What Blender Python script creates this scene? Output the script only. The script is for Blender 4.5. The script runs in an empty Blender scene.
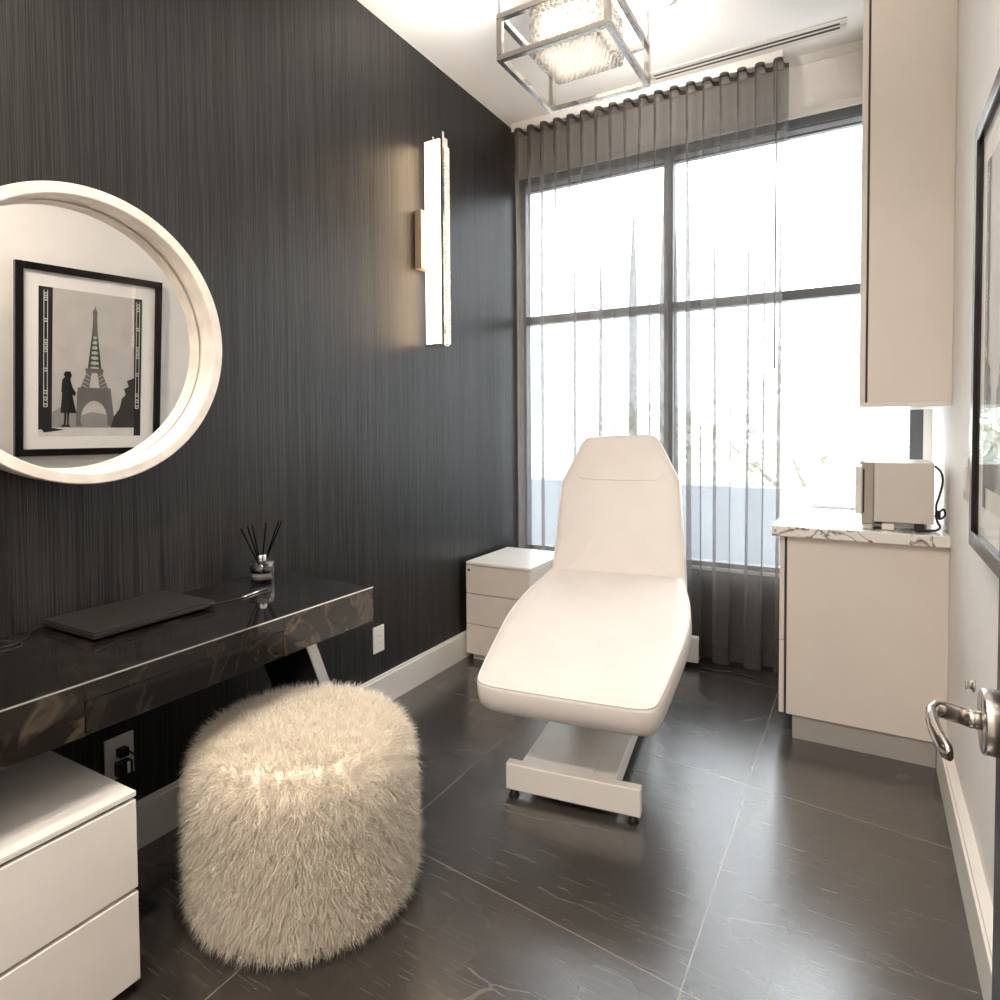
import bpy, bmesh, math, random
import numpy as np
from mathutils import Vector, Matrix

random.seed(7)
C = bpy.context.scene.collection
scene = bpy.context.scene
PI = math.pi

# ------------------------------------------------------------------ camera
F_PX, CX, CY = 652.0, 475.0, 446.8
YAW, PITCH, ROLL = 0.53959, 0.03187, -0.00815
fw0 = Vector((-math.sin(YAW), math.cos(YAW), 0)); rt0 = Vector((math.cos(YAW), math.sin(YAW), 0)); up0 = Vector((0, 0, 1))
fw = fw0 * math.cos(PITCH) - up0 * math.sin(PITCH)
up1 = up0 * math.cos(PITCH) + fw0 * math.sin(PITCH)
rt = rt0 * math.cos(ROLL) + up1 * math.sin(ROLL)
up = -rt0 * math.sin(ROLL) + up1 * math.cos(ROLL)
cd = bpy.data.cameras.new('camera'); cam = bpy.data.objects.new('camera', cd); C.objects.link(cam)
M = Matrix((rt, up, -fw)).transposed().to_4x4(); M.translation = (0, 0, 1.4)
cam.matrix_world = M
cd.sensor_fit = 'HORIZONTAL'; cd.sensor_width = 36; cd.lens = F_PX * 36 / 1000
cd.shift_x = (500 - CX) / 1000; cd.shift_y = (CY - 500) / 1000
cd.clip_start = 0.02; cd.clip_end = 200
scene.camera = cam

# ------------------------------------------------------------------ view, world, lights
scene.view_settings.view_transform = 'Standard'; scene.view_settings.look = 'None'
scene.view_settings.gamma = 1; scene.view_settings.use_curve_mapping = False
scene.view_settings.exposure = 0.2
w = bpy.data.worlds.new('overcast_sky'); scene.world = w; w.use_nodes = True
wn = w.node_tree.nodes; wl = w.node_tree.links
bg = wn['Background']; bg.inputs['Strength'].default_value = 9.0
tc = wn.new('ShaderNodeTexCoord'); sx = wn.new('ShaderNodeSeparateXYZ'); cr = wn.new('ShaderNodeValToRGB')
cr.color_ramp.elements[0].position = 0.0; cr.color_ramp.elements[0].color = (0.62, 0.66, 0.70, 1)
cr.color_ramp.elements[1].position = 0.35; cr.color_ramp.elements[1].color = (0.93, 0.97, 1.0, 1)
wl.new(tc.outputs['Generated'], sx.inputs[0]); wl.new(sx.outputs['Z'], cr.inputs[0]); wl.new(cr.outputs[0], bg.inputs['Color'])

XL, XR, YW, ZC, YB = -2.08, 0.292, 4.06, 3.415, -0.8

def light(name, kind, loc, energy, color, **kw):
    l = bpy.data.lights.new(name, kind); l.energy = energy; l.color = color
    for k, v in kw.items(): setattr(l, k, v)
    o = bpy.data.objects.new(name, l); o.location = loc; C.objects.link(o); return o
# skylight comes in through the window opening: a portal that only guides the sampling
p = light('window_portal', 'AREA', (-0.9, YW + 0.14, 1.8), 1, (1, 1, 1), shape='RECTANGLE', size=2.3, size_y=2.55)
p.rotation_euler = (-PI / 2, 0, 0); p.data.cycles.is_portal = True
WARM = (1.0, 0.90, 0.80)
DOWNLIGHTS = [(-0.70, 0.80), (-0.40, -0.25), (-1.15, -0.30)]
DOWN_W = 24
UPLIGHT_W = 4.0
CHANDELIER_E, SCONCE_E = 2.3, 9.0

# ------------------------------------------------------------------ materials
def newmat(name):
    m = bpy.data.materials.new(name); m.use_nodes = True
    return m, m.node_tree.nodes, m.node_tree.links, m.node_tree.nodes['Principled BSDF']

def pmat(name, col, rough=0.5, metal=0.0, var=0.04, scale=6.0, bump=0.0, bscale=200.0, spec=0.5, coat=0.0, **kw):
    m, n, l, b = newmat(name)
    t = n.new('ShaderNodeTexCoord'); no = n.new('ShaderNodeTexNoise'); no.inputs['Scale'].default_value = scale; no.inputs['Detail'].default_value = 3
    l.new(t.outputs['Object'], no.inputs['Vector'])
    r = n.new('ShaderNodeValToRGB')
    r.color_ramp.elements[0].position = 0.3; r.color_ramp.elements[1].position = 0.7
    r.color_ramp.elements[0].color = (*[max(0, c * (1 - var)) for c in col], 1)
    r.color_ramp.elements[1].color = (*[min(1, c * (1 + var)) for c in col], 1)
    l.new(no.outputs['Fac'], r.inputs[0]); l.new(r.outputs[0], b.inputs['Base Color'])
    b.inputs['Roughness'].default_value = rough; b.inputs['Metallic'].default_value = metal
    b.inputs['Specular IOR Level'].default_value = spec; b.inputs['Coat Weight'].default_value = coat
    if bump:
        n2 = n.new('ShaderNodeTexNoise'); n2.inputs['Scale'].default_value = bscale
        l.new(t.outputs['Object'], n2.inputs['Vector'])
        bp = n.new('ShaderNodeBump'); bp.inputs['Strength'].default_value = bump; bp.inputs['Distance'].default_value = 0.002
        l.new(n2.outputs['Fac'], bp.inputs['Height']); l.new(bp.outputs[0], b.inputs['Normal'])
    for k, v in kw.items(): b.inputs[k].default_value = v
    return m

def emat(name, col, strength):
    m, n, l, b = newmat(name)
    b.inputs['Base Color'].default_value = (*[min(1, c * 0.8) for c in col], 1)
    b.inputs['Emission Color'].default_value = (*col, 1); b.inputs['Emission Strength'].default_value = strength
    return m

def thin_glass(name, tint=(1, 1, 1), gloss=1.0):
    m, n, l, b = newmat(name); n.remove(b)
    tr = n.new('ShaderNodeBsdfTransparent'); tr.inputs[0].default_value = (*tint, 1)
    gl = n.new('ShaderNodeBsdfGlossy'); gl.inputs['Roughness'].default_value = 0.01
    ge = n.new('ShaderNodeNewGeometry'); dt = n.new('ShaderNodeVectorMath'); dt.operation = 'DOT_PRODUCT'
    l.new(ge.outputs['Normal'], dt.inputs[0]); l.new(ge.outputs['Incoming'], dt.inputs[1])
    def mth(op, x, y):
        k = n.new('ShaderNodeMath'); k.operation = op
        for i, v in enumerate((x, y)):
            if isinstance(v, (int, float)): k.inputs[i].default_value = v
            elif v is not None: l.new(v, k.inputs[i])
        return k.outputs[0]
    f = mth('POWER', mth('SUBTRACT', 1.0, mth('ABSOLUTE', dt.outputs['Value'], None)), 5.0)     # Schlick
    f = mth('MULTIPLY', mth('ADD', mth('MULTIPLY', f, 0.96), 0.04), gloss)
    mx = n.new('ShaderNodeMixShader')
    l.new(f, mx.inputs[0]); l.new(tr.outputs[0], mx.inputs[1]); l.new(gl.outputs[0], mx.inputs[2])
    l.new(mx.outputs[0], n['Material Output'].inputs[0]); return m

def wallpaper():
    m, n, l, b = newmat('striated_dark_wallpaper')
    t = n.new('ShaderNodeTexCoord')
    def streak(sc, zs, det):
        mp = n.new('ShaderNodeMapping'); mp.inputs['Scale'].default_value = (0.2, sc, zs)
        no = n.new('ShaderNodeTexNoise'); no.inputs['Scale'].default_value = 1.0; no.inputs['Detail'].default_value = det
        l.new(t.outputs['Object'], mp.inputs[0]); l.new(mp.outputs[0], no.inputs['Vector']); return no
    a = streak(330, 1.5, 2); c = streak(700, 4.0, 1); d = streak(22, 0.25, 2)
    ad = n.new('ShaderNodeMath'); ad.operation = 'MULTIPLY_ADD'; ad.inputs[1].default_value = 0.6
    l.new(c.outputs['Fac'], ad.inputs[0]); l.new(a.outputs['Fac'], ad.inputs[2])
    ad2 = n.new('ShaderNodeMath'); ad2.operation = 'MULTIPLY_ADD'; ad2.inputs[1].default_value = 0.35
    l.new(d.outputs['Fac'], ad2.inputs[0]); l.new(ad.outputs[0], ad2.inputs[2])
    r = n.new('ShaderNodeValToRGB'); e = r.color_ramp.elements
    e[0].position = 0.72; e[0].color = (0.0075, 0.0069, 0.0067, 1)
    e[1].position = 1.30; e[1].color = (0.030, 0.028, 0.027, 1)
    e2 = r.color_ramp.elements.new(0.97); e2.color = (0.0096, 0.0090, 0.0087, 1)
    mr = n.new('ShaderNodeMath'); mr.operation = 'MULTIPLY'; mr.inputs[1].default_value = 1.0
    l.new(ad2.outputs[0], mr.inputs[0]); l.new(mr.outputs[0], r.inputs[0]); l.new(r.outputs[0], b.inputs['Base Color'])
    b.inputs['Roughness'].default_value = 0.40; b.inputs['Specular IOR Level'].default_value = 0.36
    bp = n.new('ShaderNodeBump'); bp.inputs['Strength'].default_value = 0.5; bp.inputs['Distance'].default_value = 0.0015
    l.new(ad.outputs[0], bp.inputs['Height']); l.new(bp.outputs[0], b.inputs['Normal'])
    return m

def floor_tile():
    m, n, l, b = newmat('dark_stone_floor_tile')
    t = n.new('ShaderNodeTexCoord'); s = n.new('ShaderNodeSeparateXYZ'); l.new(t.outputs['Object'], s.inputs[0])
    def math_(op, a, bb=None, cc=None):
        x = n.new('ShaderNodeMath'); x.operation = op
        for i, v in enumerate((a, bb, cc)):
            if v is None: continue
            if isinstance(v, (int, float)): x.inputs[i].default_value = v
            else: l.new(v, x.inputs[i])
        return x.outputs[0]
    X, Y = s.outputs[0], s.outputs[1]
    u = math_('ADD', math_('DIVIDE', math_('ADD', X, 0.379), 0.996), 20.0)
    v = math_('ADD', math_('DIVIDE', math_('SUBTRACT', math_('MULTIPLY_ADD', X, 0.118, Y), 2.625), 1.066), 20.0)
    def line(q):
        f = math_('FRACT', q); d = math_('ABSOLUTE', math_('SUBTRACT', f, 0.5)); return math_('GREATER_THAN', d, 0.5 - 0.0022)
    g = math_('MAXIMUM', line(u), line(v))
    # per tile random tone
    cu = math_('FLOOR', u); cv = math_('FLOOR', v)
    cx = n.new('ShaderNodeCombineXYZ'); l.new(cu, cx.inputs[0]); l.new(cv, cx.inputs[1])
    wn_ = n.new('ShaderNodeTexWhiteNoise'); l.new(cx.outputs[0], wn_.inputs['Vector'])
    no = n.new('ShaderNodeTexNoise'); no.inputs['Scale'].default_value = 2.6; no.inputs['Detail'].default_value = 3; no.inputs['Roughness'].default_value = 0.5
    off = n.new('ShaderNodeVectorMath'); off.operation = 'MULTIPLY_ADD'; off.inputs[1].default_value = (7, 7, 7)
    l.new(wn_.outputs['Color'], off.inputs[0]); l.new(t.outputs['Object'], off.inputs[2]); l.new(off.outputs[0], no.inputs['Vector'])
    r = n.new('ShaderNodeValToRGB'); e = r.color_ramp.elements
    e[0].position = 0.25; e[0].color = (0.0235, 0.0198, 0.017, 1); e[1].position = 0.8; e[1].color = (0.047, 0.0405, 0.0355, 1)
    l.new(no.outputs['Fac'], r.inputs[0])
    # long thin broken cracks: cell borders of a stretched, slightly distorted cell pattern
    dn = n.new('ShaderNodeTexNoise'); dn.inputs['Scale'].default_value = 2.2; dn.inputs['Detail'].default_value = 6; l.new(off.outputs[0], dn.inputs['Vector'])
    dv = n.new('ShaderNodeVectorMath'); dv.operation = 'MULTIPLY_ADD'; dv.inputs[1].default_value = (0.22, 0.22, 0)
    l.new(dn.outputs['Color'], dv.inputs[0]); l.new(off.outputs[0], dv.inputs[2])
    rot = n.new('ShaderNodeMapping'); rot.inputs['Rotation'].default_value = (0, 0, math.radians(-38)); rot.inputs['Scale'].default_value = (0.75, 2.0, 1)
    l.new(dv.outputs[0], rot.inputs[0])
    vn = n.new('ShaderNodeTexVoronoi'); vn.feature = 'DISTANCE_TO_EDGE'; vn.inputs['Scale'].default_value = 1.0; l.new(rot.outputs[0], vn.inputs['Vector'])
    vv = math_('LESS_THAN', vn.outputs['Distance'], 0.0042)
    brk = n.new('ShaderNodeTexNoise'); brk.inputs['Scale'].default_value = 5; brk.inputs['Detail'].default_value = 4; l.new(off.outputs[0], brk.inputs['Vector'])
    vv = math_('MULTIPLY', vv, math_('MULTIPLY', math_('GREATER_THAN', brk.outputs['Fac'], 0.52), 0.20))
    # fine scratches in two directions
    for ang, thr, amp in ((-25, 0.635, 0.8), (62, 0.62, 1.2), (-70, 0.62, 1.2), (20, 0.64, 0.8)):
        rot2 = n.new('ShaderNodeMapping'); rot2.inputs['Rotation'].default_value = (0, 0, math.radians(ang)); rot2.inputs['Scale'].default_value = (7, 120, 1)
        l.new(off.outputs[0], rot2.inputs[0])
        sn = n.new('ShaderNodeTexNoise'); sn.inputs['Scale'].default_value = 1.0; sn.inputs['Detail'].default_value = 1; l.new(rot2.outputs[0], sn.inputs['Vector'])
        vv = math_('MAXIMUM', vv, math_('MULTIPLY', math_('MAXIMUM', math_('SUBTRACT', sn.outputs['Fac'], thr), 0.0), amp))
    gr = n.new('ShaderNodeTexNoise'); gr.inputs['Scale'].default_value = 170; gr.inputs['Detail'].default_value = 2; l.new(t.outputs['Object'], gr.inputs['Vector'])
    vv = math_('MAXIMUM', vv, math_('MULTIPLY', math_('MAXIMUM', math_('SUBTRACT', gr.outputs['Fac'], 0.5), 0.0), 0.35))
    mx = n.new('ShaderNodeMixRGB'); mx.inputs[2].default_value = (0.33, 0.30, 0.27, 1); l.new(vv, mx.inputs[0]); l.new(r.outputs[0], mx.inputs[1])
    mg = n.new('ShaderNodeMixRGB'); mg.inputs[2].default_value = (0.19, 0.17, 0.15, 1)
    l.new(math_('MULTIPLY', g, 0.75), mg.inputs[0]); l.new(mx.outputs[0], mg.inputs[1]); l.new(mg.outputs[0], b.inputs['Base Color'])
    rg = n.new('ShaderNodeMapRange'); rg.inputs['To Min'].default_value = 0.25; rg.inputs['To Max'].default_value = 0.29
    l.new(no.outputs['Fac'], rg.inputs[0]); l.new(rg.outputs[0], b.inputs['Roughness'])
    bp = n.new('ShaderNodeBump'); bp.inputs['Strength'].default_value = 0.15; bp.inputs['Distance'].default_value = 0.001
    l.new(math_('SUBTRACT', vv, g), bp.inputs['Height']); l.new(bp.outputs[0], b.inputs['Normal'])
    b.inputs['Specular IOR Level'].default_value = 0.9; b.inputs['Coat Weight'].default_value = 0.8; b.inputs['Coat Roughness'].default_value = 0.26
    return m

def marble(name, base, vein, scale, width, rot=30):
    m, n, l, b = newmat(name)
    t = n.new('ShaderNodeTexCoord'); mp = n.new('ShaderNodeMapping'); mp.inputs['Rotation'].default_value = (0, math.radians(20), math.radians(rot))
    l.new(t.outputs['Object'], mp.inputs[0])
    no = n.new('ShaderNodeTexNoise'); no.inputs['Scale'].default_value = scale; no.inputs['Detail'].default_value = 4; no.inputs['Distortion'].default_value = 1.3
    l.new(mp.outputs[0], no.inputs['Vector'])
    r = n.new('ShaderNodeValToRGB'); e = r.color_ramp.elements
    e[0].position = 0.5 - width * 2; e[0].color = (*base, 1); e[1].position = 0.5 + width * 2; e[1].color = (*base, 1)
    k = e.new(0.5); k.color = (*vein, 1)
    k = e.new(0.5 - width); k.color = (*[a * 0.75 + c * 0.25 for a, c in zip(base, vein)], 1)
    k = e.new(0.5 + width); k.color = (*[a * 0.5 + c * 0.5 for a, c in zip(base, vein)], 1)
    l.new(no.outputs['Fac'], r.inputs[0]); l.new(r.outputs[0], b.inputs['Base Color'])
    b.inputs['Roughness'].default_value = 0.12; return m

def sheer(name, col, opacity):
    m, n, l, b = newmat(name); n.remove(b)
    t = n.new('ShaderNodeTexCoord'); mp = n.new('ShaderNodeMapping'); mp.inputs['Scale'].default_value = (900, 40, 900)
    no = n.new('ShaderNodeTexNoise'); no.inputs['Scale'].default_value = 1.0
    l.new(t.outputs['Object'], mp.inputs[0]); l.new(mp.outputs[0], no.inputs['Vector'])
    mr = n.new('ShaderNodeMapRange'); mr.inputs['To Min'].default_value = opacity - 0.02; mr.inputs['To Max'].default_value = opacity + 0.02
    l.new(no.outputs['Fac'], mr.inputs[0])
    tr = n.new('ShaderNodeBsdfTransparent'); tr.inputs[0].default_value = (0.97, 0.97, 0.97, 1)
    d = n.new('ShaderNodeBsdfDiffuse'); d.inputs[0].default_value = (*col, 1)
    tl = n.new('ShaderNodeBsdfTranslucent'); tl.inputs[0].default_value = (*col, 1)
    a = n.new('ShaderNodeMixShader'); a.inputs[0].default_value = 0.45; l.new(d.outputs[0], a.inputs[1]); l.new(tl.outputs[0], a.inputs[2])
    mx = n.new('ShaderNodeMixShader'); l.new(mr.outputs[0], mx.inputs[0]); l.new(tr.outputs[0], mx.inputs[1]); l.new(a.outputs[0], mx.inputs[2])
    l.new(mx.outputs[0], n['Material Output'].inputs[0]); return m

WHITE = (0.80, 0.765, 0.72)
m_wall = pmat('warm_white_wall_paint', (0.90, 0.868, 0.83), 0.75, var=0.015, bump=0.05)
m_ceil = pmat('white_ceiling_paint', (0.90, 0.875, 0.845), 0.85, var=0.01)
m_trim = pmat('white_trim_paint', (0.78, 0.745, 0.70), 0.45, var=0.015)
m_paper = wallpaper(); m_floor = floor_tile()
m_cab = pmat('beige_white_laminate', (0.76, 0.695, 0.625), 0.35, var=0.02)
m_gap = pmat('dark_gap_shade', (0.05, 0.04, 0.035), 0.7)  # dark colour stands in for shade inside the cabinet gaps
m_white = pmat('gloss_white_lacquer', (0.82, 0.78, 0.735), 0.28, var=0.02)
m_leather = pmat('cream_white_leather', (0.82, 0.772, 0.73), 0.42, var=0.02, bump=0.10, bscale=350)
m_steelw = pmat('white_powder_coat', (0.80, 0.765, 0.72), 0.35, var=0.02)
m_black = pmat('black_plastic', (0.012, 0.011, 0.011), 0.4)
m_reed = pmat('matte_black_reed', (0.004, 0.0038, 0.0036), 0.9, spec=0.05)
m_blackmet = pmat('black_lacquer', (0.010, 0.009, 0.009), 0.25)
m_glassblk = marble('black_brown_marble_glass', (0.0085, 0.0075, 0.0068), (0.024, 0.019, 0.0155), 4.0, 0.02, 70)
m_glassblk.node_tree.nodes['Principled BSDF'].inputs['Roughness'].default_value = 0.05
m_apron = marble('brown_streaked_glass', (0.012, 0.009, 0.007), (0.085, 0.062, 0.045), 7.0, 0.05, 15)
m_apron.node_tree.nodes['Principled BSDF'].inputs['Roughness'].default_value = 0.07
m_chrome = pmat('polished_chrome', (0.82, 0.80, 0.78), 0.09, 1.0, var=0.02)
m_nickel = pmat('satin_nickel', (0.60, 0.56, 0.52), 0.25, 1.0, var=0.05, scale=40)
m_brass = pmat('brushed_champagne_brass', (0.72, 0.55, 0.37), 0.42, 0.55, var=0.05, scale=30)
m_alum = pmat('dark_grey_window_frame', (0.085, 0.09, 0.098), 0.4, var=0.04)
m_rim = pmat('whitewashed_wood', (0.80, 0.73, 0.66), 0.55, var=0.14, scale=14, bump=0.2, bscale=60)
m_seam = pmat('dark_wood_seam', (0.22, 0.17, 0.13), 0.7)
m_fur = pmat('cream_long_fur', (0.95, 0.845, 0.72), 0.75, var=0.10, scale=30, spec=0.2)
m_plate = pmat('white_plastic', (0.80, 0.77, 0.73), 0.35, var=0.01)
m_switch = pmat('beige_plastic', (0.52, 0.46, 0.41), 0.4, var=0.01)
m_greyplate = pmat('pale_grey_plastic', (0.62, 0.60, 0.57), 0.4, var=0.01)
m_counter = marble('veined_white_quartz', (0.84, 0.81, 0.775), (0.15, 0.10, 0.07), 7.5, 0.022)
m_pane = thin_glass('clear_window_glass', (0.97, 0.985, 0.99), 0.6)
m_pictglass = thin_glass('picture_glass', (1, 1, 1), 0.3)
m_mirror = pmat('silvered_mirror', (0.93, 0.92, 0.90), 0.0, 1.0, var=0.0)
m_sheer = sheer('grey_sheer_voile', (0.19, 0.176, 0.165), 0.58)
m_tape = sheer('dark_heading_tape', (0.05, 0.043, 0.038), 0.88)
m_steel = pmat('brushed_warmer_steel', (0.66, 0.61, 0.56), 0.33, 0.25, var=0.02)

# ------------------------------------------------------------------ mesh helpers
def add_box(bm, lo, hi, bevel=0.0, seg=2, mat=0, M=None):
    lo = Vector(lo); hi = Vector(hi)
    vs = [bm.verts.new((x, y, z)) for x in (lo.x, hi.x) for y in (lo.y, hi.y) for z in (lo.z, hi.z)]
    idx = [(0, 1, 3, 2), (4, 6, 7, 5), (0, 4, 5, 1), (2, 3, 7, 6), (0, 2, 6, 4), (1, 5, 7, 3)]
    fs = [bm.faces.new([vs[i] for i in f]) for f in idx]
    for f in fs: f.material_index = mat
    if bevel > 0:
        es = list({e for f in fs for e in f.edges})
        r = bmesh.ops.bevel(bm, geom=es, offset=bevel, segments=seg, affect='EDGES', profile=0.5)
        for f in r['faces']: f.material_index = mat
        vs = list({v for f in r['faces'] for v in f.verts} | {v for v in vs if v.is_valid})
    if M is not None: bmesh.ops.transform(bm, matrix=M, verts=[v for v in vs if v.is_valid])
    return vs

def add_tube(bm, pts, r, n=10, mat=0, cap=True, closed=False, radii=None):
    pts = [Vector(q) for q in pts]; rings = []
    N = len(pts); nrm = None
    for i, q in enumerate(pts):
        if closed: t = pts[(i + 1) % N] - pts[i - 1]
        else: t = (pts[min(i + 1, N - 1)] - pts[max(i - 1, 0)])
        t.normalize()
        if nrm is None:
            a = Vector((0, 0, 1)) if abs(t.z) < 0.9 else Vector((1, 0, 0)); nrm = (a - t * a.dot(t)).normalized()
        else: nrm = (nrm - t * nrm.dot(t)).normalized()
        bn = t.cross(nrm); rr = radii[i] if radii else r
        rings.append([bm.verts.new(q + (nrm * math.cos(2 * PI * k / n) + bn * math.sin(2 * PI * k / n)) * rr) for k in range(n)])
    for i in range(N if closed else N - 1):
        A, B = rings[i], rings[(i + 1) % N]
        for k in range(n):
            f = bm.faces.new((A[k], A[(k + 1) % n], B[(k + 1) % n], B[k])); f.smooth = True; f.material_index = mat
    if cap and not closed:
        f = bm.faces.new(rings[0][::-1]); f.material_index = mat; f = bm.faces.new(rings[-1]); f.material_index = mat

def add_lathe(bm, prof, M=None, n=32, mat=0, smooth=True, closed=False):
    """prof: (r, h) pairs about the local Z axis"""
    rings = []
    for r, h in prof:
        rings.append([bm.verts.new((r * math.cos(2 * PI * k / n), r * math.sin(2 * PI * k / n), h)) for k in range(n)])
    L = len(prof)
    for i in range(L if closed else L - 1):
        A, B = rings[i], rings[(i + 1) % L]
        for k in range(n):
            f = bm.faces.new((A[k], A[(k + 1) % n], B[(k + 1) % n], B[k])); f.smooth = smooth; f.material_index = mat
    if not closed:
        if prof[0][0] > 1e-6: bm.faces.new(rings[0][::-1]).material_index = mat
        if prof[-1][0] > 1e-6: bm.faces.new(rings[-1]).material_index = mat
    vs = [v for r in rings for v in r]
    if M is not None: bmesh.ops.transform(bm, matrix=M, verts=vs)
    return vs

def obj(name, bm, mats, parent=None, smooth=False, local=False):
    """link bm as ONE mesh object; world coordinates unless local; a parent only gets its offset removed"""
    me = bpy.data.meshes.new(name)
    bmesh.ops.recalc_face_normals(bm, faces=bm.faces)
    bm.to_mesh(me); bm.free()
    for m in (mats if isinstance(mats, (list, tuple)) else [mats]): me.materials.append(m)
    if smooth:
        for p_ in me.polygons: p_.use_smooth = True
    o = bpy.data.objects.new(name, me); C.objects.link(o)
    if parent is not None:
        o.parent = parent
        if not local:
            r = parent
            T = Vector((0, 0, 0))
            while r is not None: T += r.location; r = r.parent
            me.transform(Matrix.Translation(-T))
    return o

def boxo(name, lo, hi, mat, parent=None, bevel=0.002, seg=2):
    bm = bmesh.new(); add_box(bm, lo, hi, bevel, seg); return obj(name, bm, mat, parent)

def thing(name, label, cat, loc=(0, 0, 0), group=None):
    o = bpy.data.objects.new(name, None); C.objects.link(o); o.location = loc; o.empty_display_size = 0.1
    o['label'] = label; o['category'] = cat; o['kind'] = 'thing'
    if group: o['group'] = group
    return o

def tag(o, label, cat, group=None, kind='thing'):
    o['label'] = label; o['category'] = cat; o['kind'] = kind
    if group: o['group'] = group
    return o

def struct(o, label=None):
    o['kind'] = 'structure'
    if label: o['label'] = label
    return o

def frame_matrix(o, x, y, z):
    return Matrix(((x[0], y[0], z[0], o[0]), (x[1], y[1], z[1], o[1]), (x[2], y[2], z[2], o[2]), (0, 0, 0, 1)))

def wire(name, label, pts, r=0.0022, mat=None, cat='cable', parent=None):
    pts = [Vector(q) for q in pts]; out = []
    for i in range(len(pts) - 1):
        p0, p1, p2, p3 = pts[max(i - 1, 0)], pts[i], pts[i + 1], pts[min(i + 2, len(pts) - 1)]
        for k in range(8):
            u = k / 8; out.append(0.5 * ((2 * p1) + (p2 - p0) * u + (2 * p0 - 5 * p1 + 4 * p2 - p3) * u * u + (3 * p1 - p0 - 3 * p2 + p3) * u ** 3))
    out.append(pts[-1]); bm = bmesh.new(); add_tube(bm, out, r, 8)
    o = obj(name, bm, mat or m_black, parent)
    if label: tag(o, label, cat)
    return o

# ------------------------------------------------------------------ the room
struct(boxo('floor', (XL - 0.1, YB - 0.1, -0.1), (XR + 0.1, YW + 0.1, 0), m_floor, bevel=0))
struct(boxo('ceiling', (XL - 0.1, YB - 0.1, ZC), (XR + 0.1, YW + 0.1, ZC + 0.1), m_ceil, bevel=0))
struct(boxo('wall_left', (XL - 0.1, YB - 0.1, 0), (XL, YW + 0.15, ZC), m_paper, bevel=0))
struct(boxo('wall_right', (XR, YB - 0.1, 0), (XR + 0.1, YW + 0.15, ZC), m_wall, bevel=0))
struct(boxo('wall_back', (XL, YB - 0.1, 0), (XR, YB, ZC), m_wall, bevel=0))
bm = bmesh.new()
WX0, WX1, WZ0, WZ1 = -2.06, 0.255, 0.545, 3.085
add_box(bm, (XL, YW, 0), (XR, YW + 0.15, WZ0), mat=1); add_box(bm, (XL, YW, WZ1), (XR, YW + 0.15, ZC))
add_box(bm, (XL, YW, WZ0), (WX0, YW + 0.15, WZ1)); add_box(bm, (WX1, YW, WZ0), (XR, YW + 0.15, WZ1))
struct(obj('wall_window', bm, [m_wall, pmat('charcoal_lower_wall', (0.045, 0.042, 0.040), 0.7)]))  # wall below the sill is darker than the rest
BH = 0.155
def baseboard(name, lo, hi, axis):
    bm = bmesh.new(); add_box(bm, lo, (hi[0], hi[1], BH - 0.012)); 
    s = 0.007
    l2 = list(lo); h2 = list(hi); l2[2] = BH - 0.012; h2[2] = BH
    if axis == 'L': h2[0] -= s
    elif axis == 'R': l2[0] += s
    else: h2[1] -= s
    add_box(bm, l2, h2); struct(obj(name, bm, m_trim))
baseboard('baseboard_left', (XL, YB, 0), (XL + 0.018, YW, BH), 'L')
baseboard('baseboard_right', (XR - 0.034, YB, 0), (XR, 3.165, BH), 'R')
baseboard('baseboard_back', (XL, YB, 0), (XR, YB + 0.018, BH), 'B')
struct(boxo('trim_1', (XL, YW - 0.012, ZC - 0.05), (XR, YW, ZC), m_trim, bevel=0.003))          # strip along the top of the window wall
struct(boxo('trim_2', (WX0, YW - 0.025, WZ1 - 0.004), (WX1, YW + 0.03, WZ1 + 0.035), m_trim, bevel=0.003))   # white head strip
struct(boxo('trim_3', (WX0, YW - 0.02, WZ0 - 0.02), (WX1, YW + 0.06, WZ0), m_trim, bevel=0.003))    # sill

# window: dark frame, mullion cross, four panes
win = bpy.data.objects.new('window_1', None); C.objects.link(win); win['kind'] = 'structure'
y0, y1 = YW - 0.005, YW + 0.07
bm = bmesh.new()
add_box(bm, (WX0, y0, WZ0), (WX0 + 0.05, y1, WZ1), 0.003); add_box(bm, (WX1 - 0.058, y0, WZ0), (WX1, y1, WZ1), 0.003)
add_box(bm, (WX0, y0, WZ1 - 0.050), (WX1, y1, WZ1), 0.003); add_box(bm, (WX0, y0, WZ0), (WX1, y1, WZ0 + 0.03), 0.003)
obj('window_frame', bm, m_alum, win)
bm = bmesh.new(); add_box(bm, (-1.07, y0, WZ0), (-1.015, y1, WZ1), 0.003); obj('mullion', bm, m_alum, win)
bm = bmesh.new(); add_box(bm, (WX0, y0 + 0.003, 2.09), (WX1, y1, 2.145), 0.003); obj('transom', bm, m_alum, win)
bm = bmesh.new(); add_box(bm, (WX0 + 0.05, y0 + 0.03, WZ1 - 0.080), (WX1 - 0.058, y1 - 0.01, WZ1 - 0.050), 0.002); add_box(bm, (WX0 + 0.05, y0 + 0.026, WZ1 - 0.092), (WX1 - 0.058, y1 - 0.01, WZ1 - 0.080), 0.001, mat=1); obj('vent_rail', bm, [ pmat('blue_grey_rail', (0.52, 0.56, 0.62), 0.4), m_alum], win)
for (a, b_) in ((WX0 + 0.05, -1.07), (-1.015, WX1 - 0.058)):
    for (c, d) in ((WZ0 + 0.03, 2.09), (2.145, WZ1 - 0.092)):
        obj('pane', (lambda q: (add_box(q, (a, YW + 0.03, c), (b_, YW + 0.036, d)), q)[1])(bmesh.new()), m_pane, win)

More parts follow.
